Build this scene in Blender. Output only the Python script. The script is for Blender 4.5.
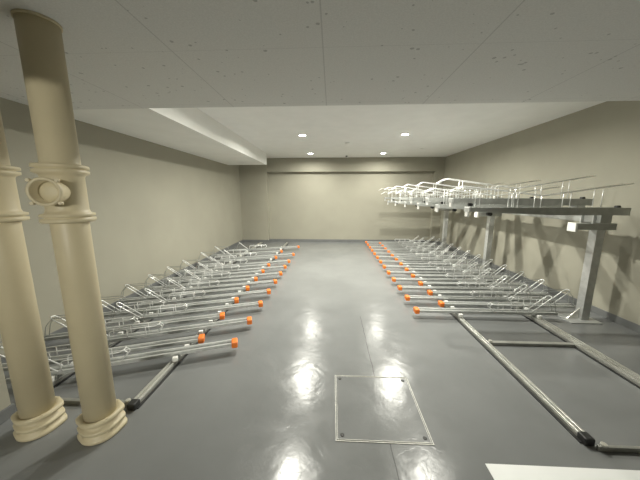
import bpy, bmesh, math, random
from mathutils import Vector, Matrix
for o in list(bpy.data.objects): bpy.data.objects.remove(o)
S = bpy.context.scene
COL = S.collection
PI = math.pi
# ------------------------------------------------------------------ camera
CAM_Z = 1.5
PITCH, YAW, FPX = math.radians(9.605), math.radians(2.606), 260.0
cam_d = bpy.data.cameras.new('camera'); cam = bpy.data.objects.new('camera', cam_d); COL.objects.link(cam)
cam_d.sensor_width = 36; cam_d.lens = 36*FPX/640; cam_d.clip_start = .02
cam.location = (0, 0, CAM_Z); cam.rotation_euler = (PI/2-PITCH, 0, YAW)
S.camera = cam
# ------------------------------------------------------------------ world, exposure
w = bpy.data.worlds.new('world'); S.world = w; w.use_nodes = True
w.node_tree.nodes['Background'].inputs[0].default_value = (.9, .95, 1, 1)
w.node_tree.nodes['Background'].inputs[1].default_value = .02
vs = S.view_settings
vs.view_transform = 'Standard'; vs.look = 'None'; vs.gamma = 1; vs.use_curve_mapping = False
vs.exposure = 0.0
LAMP_W = 58.0; LOBBY_W = 170.0; LAMP_SPREAD = math.radians(168)
LAMP_COL = (1.0, .985, .88)
# room dimensions
XL, XR, YB, YF = -2.93, 3.43, 8.5, -1.5
ZLO, ZHI = 2.36, 2.67
REC_X, REC_Y0, REC_Y1 = -1.83, 2.69, 7.45
LOW_Y = YF

# ------------------------------------------------------------------ materials
def mat(name, col, rough=.6, metal=0.0, spec=.5):
    m = bpy.data.materials.new(name); m.use_nodes = True
    b = m.node_tree.nodes['Principled BSDF']
    b.inputs['Base Color'].default_value = (*col, 1); b.inputs['Roughness'].default_value = rough
    b.inputs['Metallic'].default_value = metal; b.inputs['Specular IOR Level'].default_value = spec
    return m
def nd(m, t, **kw):
    n = m.node_tree.nodes.new(t)
    for k, v in kw.items(): setattr(n, k, v)
    return n
def lk(m, a, b): m.node_tree.links.new(a, b)
def bsdf(m): return m.node_tree.nodes['Principled BSDF']
def noise_mat(name, c1, c2, scale=6, rough=.6, metal=0.0, bump=0.0, bscale=60, spec=.5, detail=5, r2=None):
    m = mat(name, c1, rough, metal, spec)
    tc = nd(m, 'ShaderNodeTexCoord'); n = nd(m, 'ShaderNodeTexNoise')
    n.inputs['Scale'].default_value = scale; n.inputs['Detail'].default_value = detail
    lk(m, tc.outputs['Object'], n.inputs['Vector'])
    r = nd(m, 'ShaderNodeValToRGB')
    r.color_ramp.elements[0].position = .3; r.color_ramp.elements[1].position = .7
    r.color_ramp.elements[0].color = (*c1, 1); r.color_ramp.elements[1].color = (*c2, 1)
    lk(m, n.outputs['Fac'], r.inputs['Fac']); lk(m, r.outputs['Color'], bsdf(m).inputs['Base Color'])
    if r2 is not None:
        mr = nd(m, 'ShaderNodeMapRange'); mr.inputs['To Min'].default_value = rough; mr.inputs['To Max'].default_value = r2
        lk(m, n.outputs['Fac'], mr.inputs['Value']); lk(m, mr.outputs['Result'], bsdf(m).inputs['Roughness'])
    if bump:
        n2 = nd(m, 'ShaderNodeTexNoise'); n2.inputs['Scale'].default_value = bscale; n2.inputs['Detail'].default_value = 4
        lk(m, tc.outputs['Object'], n2.inputs['Vector'])
        b = nd(m, 'ShaderNodeBump'); b.inputs['Strength'].default_value = bump; b.inputs['Distance'].default_value = .004
        lk(m, n2.outputs['Fac'], b.inputs['Height']); lk(m, b.outputs['Normal'], bsdf(m).inputs['Normal'])
    return m
M = {}
M['wall'] = noise_mat('beige_wall_paint', (.345, .33, .268), (.375, .36, .292), 1.6, .75, bump=.15, bscale=140)
M['base'] = noise_mat('grey_skirting_paint', (.15, .155, .155), (.18, .185, .185), 5, .45)
M['ceil_hi'] = noise_mat('white_ceiling_board', (.86, .86, .84), (.90, .90, .88), 4, .8, bump=.12, bscale=200)
M['soffit'] = noise_mat('white_plaster_face', (.84, .84, .81), (.88, .88, .85), 3, .8)
M['pipe'] = noise_mat('cream_pipe_paint', (.56, .49, .33), (.61, .535, .365), 4, .45, bump=.06, bscale=30)
M['pipe_in'] = noise_mat('cream_cap_paint', (.52, .46, .31), (.56, .50, .34), 4, .5)
M['galv'] = noise_mat('galvanised_steel', (.52, .53, .52), (.63, .64, .63), 22, .38, .5, r2=.5)
M['galv_dull'] = noise_mat('dull_galvanised_steel', (.36, .37, .35), (.46, .47, .45), 14, .5, .5)
M['alu'] = noise_mat('aluminium_rail', (.55, .55, .51), (.65, .65, .61), 10, .32, .6)
M['alu_dull'] = noise_mat('weathered_aluminium', (.30, .30, .28), (.40, .40, .37), 14, .45, .5)
M['wire'] = noise_mat('bright_zinc_wire', (.84, .85, .84), (.90, .90, .89), 20, .28, .5)
M['orange'] = noise_mat('orange_plastic', (.82, .19, .02), (.90, .23, .03), 30, .45)
M['black'] = noise_mat('black_rubber', (.015, .015, .015), (.03, .03, .03), 30, .5)
M['white'] = noise_mat('white_plastic', (.86, .86, .83), (.90, .90, .87), 20, .4)
M['sheet'] = noise_mat('white_sheet', (.86, .87, .86), (.90, .91, .90), 5, .6)
M['steel'] = noise_mat('brushed_steel_edge', (.72, .71, .66), (.82, .81, .76), 40, .3, .7)
M['edge'] = noise_mat('dull_hatch_edge', (.40, .395, .36), (.52, .51, .47), 40, .45, .4)
M['screw'] = noise_mat('dark_screw', (.02, .02, .02), (.05, .05, .045), 60, .5, .2)
def lamp_glass():
    m = bpy.data.materials.new('lit_lamp_glass'); m.use_nodes = True
    b = bsdf(m); b.inputs['Base Color'].default_value = (1, 1, .95, 1)
    b.inputs['Emission Color'].default_value = (1, .97, .88, 1); b.inputs['Emission Strength'].default_value = 60
    return m
M['lamp'] = lamp_glass()
# acoustic board on the low ceiling: light grey with pinholes and fissures
def acoustic():
    m = mat('fissured_ceiling_board', (.66, .66, .65), .85, spec=.2)
    tc = nd(m, 'ShaderNodeTexCoord')
    v = nd(m, 'ShaderNodeTexVoronoi'); v.inputs['Scale'].default_value = 17
    lk(m, tc.outputs['Object'], v.inputs['Vector'])
    n = nd(m, 'ShaderNodeTexNoise'); n.inputs['Scale'].default_value = 9; n.inputs['Detail'].default_value = 5
    lk(m, tc.outputs['Object'], n.inputs['Vector'])
    mr = nd(m, 'ShaderNodeMapRange'); mr.inputs['From Min'].default_value = .44; mr.inputs['From Max'].default_value = .68
    mr.inputs['To Min'].default_value = 0; mr.inputs['To Max'].default_value = .25
    lk(m, n.outputs['Fac'], mr.inputs['Value'])
    lt = nd(m, 'ShaderNodeMath', operation='LESS_THAN')
    lk(m, v.outputs['Distance'], lt.inputs[0]); lk(m, mr.outputs['Result'], lt.inputs[1])
    mx = nd(m, 'ShaderNodeMix', data_type='RGBA')
    mx.inputs['A'].default_value = (.82, .82, .80, 1); mx.inputs['B'].default_value = (.54, .54, .53, 1)
    lk(m, lt.outputs[0], mx.inputs['Factor'])
    n3 = nd(m, 'ShaderNodeTexNoise'); n3.inputs['Scale'].default_value = 120
    lk(m, tc.outputs['Object'], n3.inputs['Vector'])
    mx2 = nd(m, 'ShaderNodeMix', data_type='RGBA', blend_type='MULTIPLY'); mx2.inputs['Factor'].default_value = .22
    lk(m, mx.outputs['Result'], mx2.inputs['A']); lk(m, n3.outputs['Fac'], mx2.inputs['B'])
    sep = nd(m, 'ShaderNodeSeparateXYZ'); lk(m, tc.outputs['Object'], sep.inputs[0])
    last = mx2.outputs['Result']
    for ax, off, wd, k in ((0, .06+.0035+.91*8, .0075, .28), (1, -1.69+.91*8, .004, .18)):   # board joints
        a = nd(m, 'ShaderNodeMath', operation='ADD'); a.inputs[1].default_value = off; lk(m, sep.outputs[ax], a.inputs[0])
        f = nd(m, 'ShaderNodeMath', operation='MODULO'); f.inputs[1].default_value = .91; lk(m, a.outputs[0], f.inputs[0])
        l = nd(m, 'ShaderNodeMath', operation='LESS_THAN'); l.inputs[1].default_value = wd; lk(m, f.outputs[0], l.inputs[0])
        q = nd(m, 'ShaderNodeMath', operation='MULTIPLY'); q.inputs[1].default_value = k; lk(m, l.outputs[0], q.inputs[0])
        x = nd(m, 'ShaderNodeMix', data_type='RGBA'); x.inputs['B'].default_value = (.2, .2, .2, 1)
        lk(m, q.outputs[0], x.inputs['Factor']); lk(m, last, x.inputs['A']); last = x.outputs['Result']
    lk(m, last, bsdf(m).inputs['Base Color'])
    return m
M['ceil_lo'] = acoustic()
# floor: grey epoxy coating, glossy wrinkled coat down the aisle, duller under the racks
def floor_mat(name, cover=False):
    m = mat(name, (.24, .25, .25), .2, spec=.30)
    tc = nd(m, 'ShaderNodeTexCoord'); sep = nd(m, 'ShaderNodeSeparateXYZ')
    lk(m, tc.outputs['Object'], sep.inputs[0])
    big = nd(m, 'ShaderNodeTexNoise'); big.inputs['Scale'].default_value = 1.3; big.inputs['Detail'].default_value = 6
    lk(m, tc.outputs['Object'], big.inputs['Vector'])
    ramp = nd(m, 'ShaderNodeValToRGB')
    ramp.color_ramp.elements[0].position = .35; ramp.color_ramp.elements[1].position = .65
    ramp.color_ramp.elements[0].color = (.183, .189, .188, 1); ramp.color_ramp.elements[1].color = (.213, .219, .218, 1)
    lk(m, big.outputs['Fac'], ramp.inputs['Fac'])
    # aisle mask (x between the rack rows), ragged edge
    wob = nd(m, 'ShaderNodeTexNoise'); wob.inputs['Scale'].default_value = 2.2; wob.inputs['Detail'].default_value = 3
    lk(m, tc.outputs['Object'], wob.inputs['Vector'])
    def math_(op, a, b=None):
        n = nd(m, 'ShaderNodeMath', operation=op)
        for i, v in enumerate((a, b)):
            if v is None: continue
            if isinstance(v, (int, float)): n.inputs[i].default_value = v
            else: lk(m, v, n.inputs[i])
        return n.outputs[0]
    xo = math_('ADD', sep.outputs[0], math_('MULTIPLY', math_('SUBTRACT', wob.outputs['Fac'], .5), .22))
    def smooth(v, a, b, c, e):
        k = nd(m, 'ShaderNodeMapRange'); k.interpolation_type = 'SMOOTHSTEP'
        for nm, q in (('From Min', a), ('From Max', b), ('To Min', c), ('To Max', e)): k.inputs[nm].default_value = q
        lk(m, v, k.inputs['Value']); return k.outputs['Result']
    mask = math_('MULTIPLY', smooth(xo, .72, 1.02, 1, 0), smooth(xo, -1.4, -.6, 0, 1))
    rr = nd(m, 'ShaderNodeMapRange'); rr.inputs['To Min'].default_value = .255; rr.inputs['To Max'].default_value = .215
    lk(m, mask, rr.inputs['Value'])
    sm = nd(m, 'ShaderNodeTexNoise'); sm.inputs['Scale'].default_value = 6; sm.inputs['Detail'].default_value = 6
    lk(m, tc.outputs['Object'], sm.inputs['Vector'])
    rough = math_('ADD', rr.outputs['Result'], math_('MULTIPLY', math_('SUBTRACT', sm.outputs['Fac'], .5), .24))
    rough = math_('MINIMUM', rough, .265)
    lk(m, math_('MAXIMUM', rough, .08), bsdf(m).inputs['Roughness'])
    # seam down the aisle
    sx = math_('ADD', sep.outputs[0], math_('MULTIPLY', math_('SUBTRACT', sm.outputs['Fac'], .5), .03))
    seam = math_('LESS_THAN', math_('ABSOLUTE', math_('SUBTRACT', sx, .37)), .0035)
    seam = math_('MULTIPLY', seam, math_('LESS_THAN', sep.outputs[1], 3.1))
    if cover: seam = math_('MULTIPLY', seam, 0)
    mx = nd(m, 'ShaderNodeMix', data_type='RGBA'); mx.inputs['B'].default_value = (.09, .09, .09, 1)
    lk(m, math_('MULTIPLY', seam, .8), mx.inputs['Factor']); lk(m, ramp.outputs['Color'], mx.inputs['A'])
    lk(m, mx.outputs['Result'], bsdf(m).inputs['Base Color'])
    # wrinkles
    wr = nd(m, 'ShaderNodeTexNoise'); wr.inputs['Scale'].default_value = 3.2; wr.inputs['Detail'].default_value = 2.5; wr.inputs['Distortion'].default_value = .9
    lk(m, tc.outputs['Object'], wr.inputs['Vector'])
    fi = nd(m, 'ShaderNodeTexNoise'); fi.inputs['Scale'].default_value = 28; fi.inputs['Detail'].default_value = 4; fi.inputs['Distortion'].default_value = .6
    lk(m, tc.outputs['Object'], fi.inputs['Vector'])
    vo = nd(m, 'ShaderNodeTexVoronoi', feature='DISTANCE_TO_EDGE'); vo.inputs['Scale'].default_value = 5
    dv = nd(m, 'ShaderNodeMix', data_type='VECTOR'); dv.inputs['Factor'].default_value = .35
    lk(m, tc.outputs['Object'], dv.inputs['A']); lk(m, sm.outputs['Color'], dv.inputs['B'])
    lk(m, dv.outputs['Result'], vo.inputs['Vector'])
    crk = nd(m, 'ShaderNodeMapRange'); crk.inputs['From Max'].default_value = .025; crk.inputs['To Min'].default_value = 0; crk.inputs['To Max'].default_value = .03
    lk(m, vo.outputs['Distance'], crk.inputs['Value'])
    h = math_('ADD', math_('MULTIPLY', wr.outputs['Fac'], 1.0), math_('ADD', math_('MULTIPLY', sm.outputs['Fac'], .28), math_('MULTIPLY', fi.outputs['Fac'], .10)))
    h = math_('ADD', h, crk.outputs['Result'])
    h = math_('SUBTRACT', h, math_('MULTIPLY', seam, .15))
    b = nd(m, 'ShaderNodeBump'); b.inputs['Distance'].default_value = .02
    st = math_('ADD', math_('MULTIPLY', mask, .15), .03)
    lk(m, st, b.inputs['Strength'])
    lk(m, h, b.inputs['Height']); lk(m, b.outputs['Normal'], bsdf(m).inputs['Normal'])
    return m
M['floor'] = floor_mat('grey_epoxy_floor')
M['cover'] = floor_mat('grey_epoxy_cover', True)

# ------------------------------------------------------------------ mesh helpers
def box(bm, x0, y0, z0, x1, y1, z1, bev=0):
    r = bmesh.ops.create_cube(bm, size=1)
    bmesh.ops.scale(bm, verts=r['verts'], vec=(x1-x0, y1-y0, z1-z0))
    bmesh.ops.translate(bm, verts=r['verts'], vec=((x0+x1)/2, (y0+y1)/2, (z0+z1)/2))
    if bev:
        es = {e for v in r['verts'] for e in v.link_edges}
        bmesh.ops.bevel(bm, geom=list(es), offset=bev, segments=2, affect='EDGES', profile=.5)
def rnd(pts, rad, n=4):
    pts = [Vector(p) for p in pts]; out = [pts[0]]
    for a, b, c in zip(pts, pts[1:], pts[2:]):
        u, v = (a-b), (c-b); r = min(rad, u.length*.49, v.length*.49)
        p, q = b+u.normalized()*r, b+v.normalized()*r
        for i in range(n+1):
            t = i/n; out.append(p*(1-t)**2 + b*2*t*(1-t) + q*t*t)
    out.append(pts[-1]); return out
def tube(bm, pts, r, seg=8):
    pts = [Vector(p) for p in pts]
    T = []
    for i in range(len(pts)):
        a = pts[max(i-1, 0)]; b = pts[min(i+1, len(pts)-1)]; T.append((b-a).normalized())
    n = T[0].orthogonal().normalized(); rings = []
    for i, p in enumerate(pts):
        if i:
            q = T[i-1].rotation_difference(T[i]); n = (q @ n).normalized()
        bb = T[i].cross(n).normalized()
        rings.append([bm.verts.new(p + (n*math.cos(2*PI*k/seg) + bb*math.sin(2*PI*k/seg))*r) for k in range(seg)])
    for A, B in zip(rings, rings[1:]):
        for k in range(seg):
            f = bm.faces.new((A[k], A[(k+1) % seg], B[(k+1) % seg], B[k])); f.smooth = True
    bm.faces.new(rings[0][::-1]); bm.faces.new(rings[-1])
def lathe(bm, prof, seg=40, mtx=None, lobes=None):
    """prof: (radius, z) pairs from bottom to top; lobes(r, angle, i) may shift the radius"""
    rings = []
    for i, (r, z) in enumerate(prof):
        ring = []
        for k in range(seg):
            a = 2*PI*k/seg; rr = lobes(r, a, i) if lobes else r
            p = Vector((rr*math.cos(a), rr*math.sin(a), z))
            ring.append(bm.verts.new(mtx @ p if mtx else p))
        rings.append(ring)
    for A, B in zip(rings, rings[1:]):
        for k in range(seg):
            f = bm.faces.new((A[k], A[(k+1) % seg], B[(k+1) % seg], B[k])); f.smooth = True
    bm.faces.new(rings[0][::-1]); bm.faces.new(rings[-1])
def cyl(bm, p0, p1, r, seg=16): tube(bm, [p0, p1], r, seg)
def extr(bm, prof, a, b):
    """closed profile of (y, z) pairs swept along x from a to b"""
    A = [bm.verts.new((a, y, z)) for y, z in prof]; B = [bm.verts.new((b, y, z)) for y, z in prof]
    n = len(prof)
    for k in range(n): bm.faces.new((A[k], A[(k+1) % n], B[(k+1) % n], B[k]))
    bm.faces.new(A[::-1]); bm.faces.new(B)
def obj(name, bm, m, parent=None, smooth_angle=None):
    bmesh.ops.recalc_face_normals(bm, faces=bm.faces)
    me = bpy.data.meshes.new(name); bm.to_mesh(me); bm.free()
    me.materials.append(m)
    o = bpy.data.objects.new(name, me); COL.objects.link(o)
    if parent: o.parent = parent
    return o
def tag(o, label, cat, group=None):
    o['label'] = label; o['category'] = cat
    if group: o['group'] = group
    return o
def thing(name, label, cat, loc=(0, 0, 0), rz=0, group=None):
    o = bpy.data.objects.new(name, None); COL.objects.link(o)
    o.empty_display_size = .1
    o.location = loc; o.rotation_euler = (0, 0, rz)
    return tag(o, label, cat, group)
def struct(name, bm, m, label, cat):
    o = obj(name, bm, m); o['kind'] = 'structure'; return tag(o, label, cat)
def copy_tree(o, parent=None):
    c = o.copy(); COL.objects.link(c)
    if parent: c.parent = parent
    for ch in list(o.children): copy_tree(ch, c)
    return c
B = bmesh.new

# ------------------------------------------------------------------ the room
PX, PY = -2.2, 1.48                     # near left pier corner
bm = B(); box(bm, XL-.2, YF-.2, -.12, XR+.2, YB+.2, 0); struct('floor', bm, M['floor'], 'grey glossy epoxy floor of the bicycle room', 'floor')
bm = B(); box(bm, XL-.2, YF, 0, XL, YB+.2, 3); struct('wall_left', bm, M['wall'], 'plain beige wall behind the left rack row', 'wall')
bm = B(); box(bm, XR, YF, 0, XR+.2, YB+.2, 3); struct('wall_right', bm, M['wall'], 'plain beige wall behind the two-tier racks', 'wall')
bm = B(); box(bm, XL, YB, 0, XR, YB+.2, 3)
box(bm, XL, 8.32, 0, -2.06, YB, ZHI); box(bm, 3.17, 8.36, 0, XR, YB, ZHI); box(bm, -2.06, 8.36, 2.25, 3.17, YB, ZHI)
struct('wall_back', bm, M['wall'], 'beige end wall recessed between two piers and a beam', 'wall')
DX0, DX1, DZ, LY = -1.45, .5, 2.02, -5.2      # doorway behind the camera and the lobby beyond it
bm = B(); box(bm, XL-.2, YF-.15, 0, DX0, YF, 3); box(bm, DX1, YF-.15, 0, XR+.2, YF, 3); box(bm, DX0, YF-.15, DZ, DX1, YF, 3)
struct('wall_front', bm, M['wall'], 'beige wall with a wide doorway behind the camera', 'wall')
bm = B(); box(bm, XL-.2, LY-.2, -.12, XR+.2, YF-.2, 0); box(bm, XL-.2, LY-.2, 2.5, XR+.2, YF-.15, 2.6)
box(bm, XL-.2, LY-.2, 0, XR+.2, LY, 2.5); box(bm, XL-.2, LY, 0, XL, YF-.15, 2.5); box(bm, XR, LY, 0, XR+.2, YF-.15, 2.5)
struct('wall_lobby', bm, M['wall'], 'beige lobby beyond the doorway behind the camera', 'wall')
bm = B(); box(bm, XL, YF, 0, PX, PY, ZHI); struct('wall_pier', bm, M['wall'], 'beige pier at the near left behind the cream pipes', 'wall')
bm = B(); box(bm, XL-.2, YF-.2, ZHI, XR+.2, YB+.2, ZHI+.15); struct('ceiling', bm, M['ceil_hi'], 'high white ceiling with round downlights', 'ceiling')
bm = B(); box(bm, XL, LOW_Y, ZLO, XR, REC_Y0, ZHI)
struct('ceiling_low', bm, M['ceil_lo'], 'low speckled grey ceiling above the camera', 'ceiling')
bm = B(); box(bm, XL, REC_Y0, ZLO, REC_X, REC_Y1, ZHI); struct('ceiling_soffit', bm, M['soffit'], 'long white dropped soffit along the left wall', 'ceiling')
SK = .085; SD = .012
def skirt(name, label, boxes):
    bm = B()
    for x0, y0, x1, y1 in boxes: box(bm, x0, y0, 0, x1, y1, SK, .003)
    struct(name, bm, M['base'], label, 'baseboard')
skirt('baseboard_left', 'dark grey baseboard along the left wall', [(XL, PY+SD, XL+SD, 8.32-SD)])
skirt('baseboard_right', 'dark grey baseboard along the right wall', [(XR-SD, YF, XR, 8.36-SD)])
skirt('baseboard_back', 'dark grey baseboard along the end wall', [(XL, 8.32-SD, -2.06+SD, 8.32), (-2.06, 8.32, -2.06+SD, YB), (-2.06+SD, YB-SD, 3.17-SD, YB), (3.17-SD, 8.36-SD, 3.17, YB), (3.17, 8.36-SD, XR, 8.36)])
skirt('baseboard_pier', 'dark grey baseboard round the near left pier', [(PX, YF, PX+SD, PY+SD), (XL, PY, PX, PY+SD)])

# ------------------------------------------------------------------ ceiling fittings
def downlight(x, y, label, power):
    t = thing('downlight', label, 'ceiling light', (x, y, ZHI), 0, 'round downlights in the high ceiling')
    bm = B(); lathe(bm, [(.085, -.001), (.085, -.006), (.066, -.009), (.064, -.001)][::1], 32); obj('trim_ring', bm, M['white'], t)
    bm = B(); lathe(bm, [(.063, -.0075), (.063, -.002)], 32); obj('lamp_lens', bm, M['lamp'], t)
    ld = bpy.data.lights.new('downlight_lamp', 'AREA'); ld.shape = 'DISK'; ld.size = .07; ld.spread = LAMP_SPREAD
    ld.energy = LAMP_W*power; ld.color = LAMP_COL
    lo = bpy.data.objects.new('lamp', ld); COL.objects.link(lo); lo.parent = t; lo.location = (0, 0, -.012)
    return t
for x, y, l, k in [(-.585, 5.32, 'brighter left round downlight, in the nearer visible pair', 1.4), (1.39, 5.32, 'brighter right round downlight, in the nearer visible pair', 1.4),
                (-.61, 7.55, 'smaller left round downlight close to the end wall', .55), (1.41, 7.55, 'smaller right round downlight close to the end wall', .55),
                (-.58, 3.25, 'left round downlight just behind the low ceiling edge', .8), (1.38, 3.25, 'right round downlight just behind the low ceiling edge', .8)]:
    downlight(x, y, l, k)
t = thing('wall_lamp', 'wide wall lamp in the lobby behind the camera', 'wall lamp', (-.45, LY, 1.97))
bm = B(); box(bm, -.36, 0, -.09, .36, .05, .09, .01); obj('lamp_body', bm, M['white'], t)
bm = B(); box(bm, -.33, .05, -.06, .33, .056, .06); obj('lamp_lens', bm, M['lamp'], t)
ld = bpy.data.lights.new('wall_lamp_light', 'AREA'); ld.shape = 'RECTANGLE'; ld.size = .6; ld.size_y = .05; ld.energy = LOBBY_W; ld.color = LAMP_COL
lo = bpy.data.objects.new('lamp', ld); COL.objects.link(lo); lo.parent = t; lo.location = (0, .065, 0); lo.rotation_euler = (PI/2, 0, 0)
t = thing('smoke_detector', 'small round white detector between the four ceiling lights', 'smoke detector', (.33, 6.1, ZHI))
bm = B(); lathe(bm, [(.028, -.035), (.045, -.03), (.05, -.012), (.05, 0)], 28); obj('detector_body', bm, M['white'], t)
bm = B(); lathe(bm, [(.014, -.041), (.018, -.034)], 20); obj('sensor', bm, M['ceil_hi'], t)
t = thing('ceiling_vent', 'flat white vent plate flush in the soffit near its far end', 'vent', (-2.22, 6.75, ZLO))
bm = B(); box(bm, -.16, -.16, -.008, .16, .16, 0, .003); obj('vent_frame', bm, M['ceil_hi'], t)
bm = B()
for k in range(7): box(bm, -.13, -.135+k*.04, -.014, .13, -.115+k*.04, -.008)
obj('grille', bm, M['ceil_hi'], t)
t = thing('sprinkler_plate', 'thin round cover plate on ceiling near right rack end', 'sprinkler', (2.25, 6.9, ZHI))
bm = B(); lathe(bm, [(.05, -.012), (.055, -.006), (.055, 0)], 28); obj('cover_plate', bm, M['ceil_hi'], t)
t = thing('ceiling_sensor', 'tiny dark sensor on the ceiling in front of the end beam', 'sensor', (.42, 8.0, ZHI))
bm = B(); lathe(bm, [(.02, -.03), (.03, -.02), (.03, 0)], 20); obj('sensor_body', bm, M['black'], t)

# ------------------------------------------------------------------ cream pipes
def pipe(x, y, label, hub_deg):
    t = thing('drain_pipe', label, 'pipe', (x, y, 0), 0, 'cream floor to ceiling pipes')
    R = .083
    bm = B(); lathe(bm, [(R, .0), (R, ZLO)], 48); obj('pipe_shaft', bm, M['pipe'], t)
    # base: two flanged rings with bolt lugs
    def lobe(r, a, i):
        return r + (.014*max(0, math.cos(2*(a-.5)))**6 if r > R+.02 else 0)
    bm = B(); lathe(bm, [(.106, .0), (.114, .004), (.115, .022), (.108, .028), (.100, .042), (.099, .052), (.109, .056), (.110, .072), (.104, .077), (.090, .081), (.088, .104), (.092, .110), (.108, .114), (.110, .120), (.110, .134), (.104, .140), (.092, .140), (R-.001, .134)], 56, None, lobe)
    bc = obj('base_collar', bm, M['pipe'], t)
    for zz in (.062, .136):
        for q in (-1.9, -.5, 1.2, 2.6):
            bm = B(); cyl(bm, (.1*math.cos(q), .1*math.sin(q), zz-.02), (.1*math.cos(q), .1*math.sin(q), zz+.006), .009, 8); obj('bolt', bm, M['pipe'], bc)
    # cleanout tee
    zb, zt = 1.365, 1.66
    def lobe2(r, a, i):
        return r + (.014*max(0, math.cos(2*(a-1.1)))**8 if r > R+.017 else 0)
    prof = [(R, zb-.012), (.104, zb-.008), (.108, zb), (.108, zb+.014), (.098, zb+.017), (.098, zb+.02), (.107, zb+.023), (.107, zb+.038), (.097, zb+.044), (.091, zb+.06), (.091, zt-.06), (.096, zt-.048), (.107, zt-.038), (.107, zt-.022), (.098, zt-.019), (.098, zt-.016), (.108, zt-.013), (.108, zt), (.104, zt+.006), (R, zt+.01)]
    bm = B(); lathe(bm, prof, 56, None, lobe2); te = obj('cleanout_tee', bm, M['pipe'], t)
    a = math.radians(hub_deg); zc = (zb+zt)/2+.008
    mt = Matrix.Translation((0, 0, zc)) @ Matrix.Rotation(a, 4, 'Z') @ Matrix.Rotation(PI/2, 4, 'Y')
    bm = B(); lathe(bm, [(.058, .03), (.058, .135), (.062, .14), (.069, .15), (.071, .168), (.068, .172), (.060, .172), (.056, .168), (.054, .09)], 40, mt); obj('hub', bm, M['pipe'], te)
    bm = B(); lathe(bm, [(.053, .095), (.053, .118), (.02, .122), (.006, .123)], 40, mt); obj('plug', bm, M['pipe_in'], te)
    for k in range(4):
        q = PI/4 + k*PI/2
        p = mt @ Vector((.079*math.cos(q), .079*math.sin(q), .152)); p2 = mt @ Vector((.079*math.cos(q), .079*math.sin(q), .172))
        bm = B(); cyl(bm, p, p2, .008, 10); obj('bolt', bm, M['pipe'], te)
    # ring where it enters the ceiling
    bm = B(); lathe(bm, [(R+.001, ZLO-.012), (R+.006, ZLO-.012), (R+.006, ZLO), (R+.001, ZLO)], 40); obj('ceiling_ring', bm, M['pipe'], t)
pipe(-1.472, 1.395, 'cream floor to ceiling pipe with round cleanout opening, right of the pair', -70)
pipe(-1.90, 1.40, 'cream floor to ceiling pipe beside the pier, left of the pair', -80)

# ------------------------------------------------------------------ floor hatch and white sheet
hx0, hx1, hy0, hy1 = .035, .635, 1.385, 1.985
t = thing('floor_hatch', 'square steel-edged access hatch set in the glossy aisle floor', 'floor hatch', ((hx0+hx1)/2, (hy0+hy1)/2, 0))
def ring_bm(h, w, z0, z1):
    bm = B()
    box(bm, -h, -h, z0, h, -h+w, z1); box(bm, -h, h-w, z0, h, h, z1)
    box(bm, -h, -h+w, z0, -h+w, h-w, z1); box(bm, h-w, -h+w, z0, h, h-w, z1)
    return bm
obj('outer_frame', ring_bm(.30, .004, 0, .004), M['edge'], t)
obj('cover_edge', ring_bm(.289, .0028, 0, .004), M['edge'], t)
bm = B(); box(bm, -.2855, -.2855, 0, .2855, .2855, .003); obj('cover_plate', bm, M['cover'], t)
for sx in (-1, 1):
    for sy in (-1, 1):
        bm = B(); lathe(bm, [(.013, .003), (.013, .0045), (.008, .005)], 16); s = obj('corner_screw', bm, M['screw'], t); s.location = (sx*.258, sy*.258, 0)
bm = B(); box(bm, .88, .80, 0, 2.35, 1.285, .003); tag(obj('floor_sheet', bm, M['sheet']), 'plain white sheet lying flat on floor at the near right', 'sheet')

# ------------------------------------------------------------------ floor tracks the lower racks slide on
RAIL_H = .045
def bar_bm(y0, y1, w, z0, z1, dx=0, bev=.002):
    bm = B(); box(bm, dx-w/2, y0, z0, dx+w/2, y1, z1, bev); return bm
def track(name, label, x_in, x_out, w_in, w_out, y_in, y_out, y1, ties, side):
    t = thing(name, label, 'rail frame', (0, 0, 0))
    for x, wd, y0 in ((x_in, w_in, y_in), (x_out, w_out, y_out)):
        n = 2 if wd < .09 else 3
        cw = wd*.9/(n+.6*(n-1)); r = obj('rail', bar_bm(y0, y1, wd, .008, RAIL_H-.012), M['alu_dull'], t); r.location = (x, 0, 0)
        for k in range(n): obj('flange', bar_bm(y0, y1, cw, RAIL_H-.012, RAIL_H, -wd*.45+cw/2+k*cw*1.6), M['alu'], r)
        obj('base_strip', bar_bm(y0, y1, wd+.018, 0, .008, -side*.006, 0), M['black'], r)
        bm = B(); box(bm, -wd/2-.004, y0-.022, 0, wd/2+.004, y0+.04, RAIL_H+.004, .008); obj('end_stop', bm, M['black'], r)
    for y, wd in ties:
        a, b = sorted((x_in+side*w_in/2, x_out-side*w_out/2))
        bm = B(); box(bm, a, y-wd/2, 0, b, y+wd/2, .03, .003); tb = obj('tie_bar', bm, M['alu_dull'], t)
        bm = B(); cyl(bm, (x_in+side*(w_in/2+.03), y, .03), (x_in+side*(w_in/2+.03), y, .045), .016, 12); obj('bolt_head', bm, M['steel'], tb)
    return t
track('floor_track', 'aluminium floor rails and tie bars under the right lower racks', 1.575, 2.50, .05, .10, 1.44, 1.30, 8.25, [(1.40, .02), (2.53, .045), (5.4, .045), (7.9, .045)], 1)
track('floor_track', 'aluminium floor rails and tie bar under the left racks', -1.41, -2.24, .052, .08, 1.57, 1.62, 8.1, [(1.60, .03), (4.6, .045), (7.4, .045)], -1)

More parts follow.
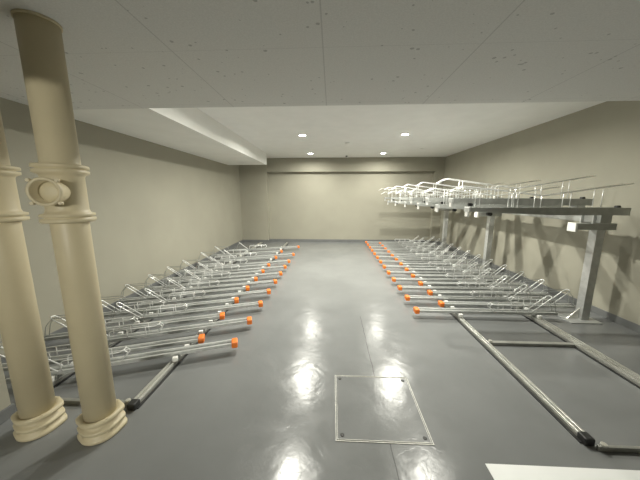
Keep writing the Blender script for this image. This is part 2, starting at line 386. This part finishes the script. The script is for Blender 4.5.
# ------------------------------------------------------------------ lower sliding racks
TZ = .075
def make_lower(tall, rail_s, sd_):
    t = thing('bicycle_rack', '', 'bicycle rack')
    L = 1.68; wv, h, th, lip = .062, .036, .004, .012
    y = wv/2
    prof = [(-y-lip, TZ+h), (-y+.006, TZ+h), (-y+.008, TZ+h-.022), (y-.008, TZ+h-.022), (y-.006, TZ+h), (y+lip, TZ+h), (y+lip, TZ+h-th), (y, TZ+h-th), (y, TZ), (-y, TZ), (-y, TZ+h-th), (-y-lip, TZ+h-th)]
    bm = B(); extr(bm, prof, 0.02, L); obj('tray', bm, M['galv'], t)
    bm = B(); box(bm, -.022, -.048, TZ-.014, .034, .048, TZ+h+.01, .010); obj('end_cap', bm, M['orange'], t)
    r = .0048; q = .046; z1 = TZ+h; zg = z1+.085
    bm = B()
    path = [(1.33, -q, z1), (1.33, -q, zg), (.93, -q, zg), (.90, -q*.6, zg+.006), (.90, q*.6, zg+.006), (.93, q, zg), (1.33, q, zg), (1.33, q, z1)]
    tube(bm, rnd(path, .035), r, 7)
    for s in (1.02, 1.18):
        for sd in (-1, 1): cyl(bm, (s, sd*q, z1-.004), (s, sd*q, zg), r*.9, 7)
    # forward hook down to the tray
    tube(bm, rnd([(.90, -q*.5, zg), (.87, -q*.5, zg-.03), (.93, -q*.5, z1)], .02), r*.9, 7)
    tube(bm, rnd([(.90, q*.5, zg), (.87, q*.5, zg-.03), (.93, q*.5, z1)], .02), r*.9, 7)
    obj('wheel_guide', bm, M['wire'], t)
    zt = .305 if tall else .295
    p = .037
    bm = B()
    tube(bm, rnd([(1.36, -p, z1-.005), (1.58, -p, zt), (1.595, 0, zt+.012), (1.58, p, zt), (1.36, p, z1-.005)], .03), .0058, 7)
    obj('wheel_stop', bm, M['wire'], t)
    bm = B()
    tube(bm, rnd([(1.575, -p*.9, zt-.01), (1.63, -p*.9, zt-.07), (1.655, -p*.9, z1-.005)], .03), .0035, 6)
    tube(bm, rnd([(1.575, p*.9, zt-.01), (1.63, p*.9, zt-.07), (1.655, p*.9, z1-.005)], .03), .0035, 6)
    if tall:
        tube(bm, rnd([(1.575, -p, zt), (1.30, -p, zt-.01), (1.28, -p, z1+.08)], .04), .0032, 6)
        tube(bm, rnd([(1.575, p, zt), (1.30, p, zt-.01), (1.28, p, z1+.08)], .04), .0032, 6)
    obj('stay', bm, M['galv_dull'], t)
    for s in rail_s:
        bm = B(); box(bm, s-.03, -.05, RAIL_H+.001, s+.03, .05, TZ+.002, .004); c = obj('carriage', bm, M['galv_dull'], t)
        bm = B(); a_, b_ = sorted((sd_*.05, sd_*.085)); box(bm, s-.022, a_, RAIL_H+.002, s+.022, b_, TZ+.012, .006); obj('roller_block', bm, M['white'], c)
    return t
ORD = ['first', 'second', 'third', 'fourth', 'fifth', 'sixth', 'seventh', 'eighth', 'ninth', 'tenth', 'eleventh', 'twelfth', 'thirteenth', 'fourteenth']
def run(pts, tall, rail_s, rz, label, group):
    proto = None
    for i, (x, y) in enumerate(pts):
        o = make_lower(tall, rail_s, -1 if rz == 0 else 1) if i == 0 else copy_tree(proto)
        if i == 0: proto = o
        o.location = (x, y, 0); o.rotation_euler = (0, 0, rz)
        tag(o, label % ORD[i], 'bicycle rack', group)
A = math.radians(200)
ca = math.cos(math.radians(20))
Lo = [2.29, 2.75, 3.22, 3.67, 4.13, 4.59, 5.04, 5.50, 6.18, 7.14]
Li = [2.35, 2.85, 3.32, 3.79, 4.24, 4.70, 5.16, 5.85, 6.52]
run([(-.93, y) for y in Lo], False, ((1.41-.93)/ca, (2.24-.93)/ca), A, 'long orange-tipped rack of the left row, %s from the near end', 'left lower racks reaching into the aisle')
run([(-1.29, y) for y in Li], True, ((1.41-1.29)/ca, (2.24-1.29)/ca), A, 'set-back orange-tipped rack of the left row, %s from the near end', 'left lower racks set back to the wall')
run([(1.06, 3.11+.405*k) for k in range(13)], False, (1.575-1.06, 2.50-1.06), 0, 'long orange-tipped rack of the right floor row, %s from the near end', 'right lower racks reaching into the aisle')
run([(1.45, 3.325+.405*k) for k in range(12)], True, (1.575-1.45, 2.50-1.45), 0, 'set-back orange-tipped rack of the right floor row, %s from the near end', 'right lower racks set back to the wall')

# ------------------------------------------------------------------ upper tier
BZ = 1.295                               # top of the long beam
BX = 3.04
t = thing('rack_stand', 'grey steel posts, arms and long beam holding the upper racks', 'rack stand', (BX, 3.15, 0))
bm = B(); box(bm, BX-.06, 3.02, 1.20, BX+.06, 7.75, BZ, .004); b_ = obj('beam', bm, M['galv_dull'], t); b_.matrix_parent_inverse = Matrix.Translation((-BX, -3.15, 0))
inv = b_.matrix_parent_inverse.copy()
def sub(name, bm, m, par):
    o = obj(name, bm, m, par)
    if par is t: o.matrix_parent_inverse = inv
    return o
for y in (3.15, 5.2, 7.2):
    bm = B()
    px = 3.09; pw = .044
    box(bm, px-pw, y-.046, .012, px+pw, y-.038, 1.115); box(bm, px-pw, y+.038, .012, px+pw, y+.046, 1.115); box(bm, px-pw, y-.038, .012, px-pw+.008, y+.038, 1.115); box(bm, px+pw-.008, y-.038, .012, px+pw, y+.038, 1.115)
    po = sub('post', bm, M['galv'], t)
    bm = B(); box(bm, 2.86, y-.13, 0, 3.22, y+.13, .012, .002); sub('base_plate', bm, M['galv'], po)
    bm = B()
    v = [bm.verts.new(p) for p in ((2.92, y-.005, .012), (px-pw, y-.005, .012), (px-pw, y-.005, .145), (2.92, y+.005, .012), (px-pw, y+.005, .012), (px-pw, y+.005, .145))]
    for f in ((0, 1, 2), (5, 4, 3), (0, 3, 4, 1), (1, 4, 5, 2), (2, 5, 3, 0)): bm.faces.new([v[i] for i in f])
    sub('gusset', bm, M['steel'], po)
    bm = B(); box(bm, 2.815, y-.05, 1.115, 3.25, y+.05, 1.19, .003); ar = sub('arm', bm, M['galv_dull'], t)
    bm = B(); box(bm, 2.795, y-.056, 1.092, 2.82, y+.056, 1.194, .004); sub('arm_cap', bm, M['white'], ar)
    bm = B(); box(bm, BX-.09, y-.08, 1.19, BX+.09, y-.065, BZ-.005); box(bm, BX-.09, y+.065, 1.19, BX+.09, y+.08, BZ-.005); sub('beam_bracket', bm, M['galv'], ar)
def make_upper(high):
    t = thing('upper_bicycle_rack', '', 'bicycle rack')
    z0 = .09 if high else 0
    L = 1.67; wv = .10; h = .082; th = .005; y = wv/2
    prof = [(-y, z0), (y, z0), (y, z0+h), (y-.02, z0+h), (y-.02, z0+h-th), (y-th, z0+h-th), (y-th, z0+.045), (-y+th, z0+.045), (-y+th, z0+h-th), (-y+.02, z0+h-th), (-y+.02, z0+h), (-y, z0+h)]
    bm = B(); extr(bm, prof, 0, .9); extr(bm, prof, .9, L)
    for v in bm.verts:                                              # the tray grows slimmer towards the aisle
        if v.co.x < .01 and v.co.z < z0+h-.01: v.co.z += .036
    bmesh.ops.remove_doubles(bm, verts=bm.verts, dist=1e-5)
    obj('tray', bm, M['galv_dull'], t)
    bm = B(); box(bm, -.012, -y-.003, z0+.032, .010, y+.003, z0+h+.003, .005); obj('end_cap', bm, M['galv'], t)
    bm = B(); box(bm, -.010, -.03, z0-.022, .008, .03, z0+.034, .004); obj('pull_tab', bm, M['white'], t)
    zt = z0+h; p = .046; r = .0042
    bm = B()
    zz = .245 if high else .23
    path = [(.46, -p, zt-.005), (.455, -p, zt+.17), (-.09, -p, zt+zz), (-.185, -p, zt+zz-.06), (-.185, p, zt+zz-.06), (-.09, p, zt+zz), (.455, p, zt+.17), (.46, p, zt-.005)]
    tube(bm, rnd(path, .012, 2), r, 7)
    for sd in (-1, 1): cyl(bm, (.10, sd*p, zt-.005), (.10, sd*p, zt+zz-.026), r*.8, 6)
    obj('wheel_hoop', bm, M['wire'], t)
    for sd in (-1, 1):
        bm = B(); e = .27 if high else .25
        tube(bm, rnd([(.50, sd*p, zt-.005), (.50, sd*p, zt+.165), (.78, sd*p, zt+.125), (L-.02, sd*p, zt+e)], .04), r*.9, 7)
        for s in (.74, 1.04, 1.36):
            hh = .127 if s < .9 else .125+(e-.125)*(s-.78)/(L-.8)
            cyl(bm, (s, sd*p, zt-.005), (s, sd*p, zt+hh), r*.85, 6)
        obj('side_rail', bm, M['wire'], t)
    bm = B(); cyl(bm, (.24, -.03, z0+.008), (.24, .03, z0+.008), .02, 14); obj('roller', bm, M['black'], t)
    bm = B(); box(bm, L-.11, -.02, zt-.045, L-.07, .02, zt+.022, .008); obj('rubber_stop', bm, M['black'], t)
    if high:
        bm = B(); box(bm, BX-1.50-.05, -.045, 0, BX-1.50+.05, .045, z0, .003); obj('riser_block', bm, M['galv'], t)
    return t
protos = {}
for k in range(12):
    hi = k % 2 == 1
    if hi not in protos: o = protos[hi] = make_upper(hi)
    else: o = copy_tree(protos[hi])
    o.location = (1.50, 2.97+.415*k, BZ)
    tag(o, ('raised' if hi else 'low')+' upper-tier rack with wire hoop, %s %s one from the near end' % (ORD[k//2], 'raised' if hi else 'low'), 'bicycle rack', 'upper tier racks on the right')
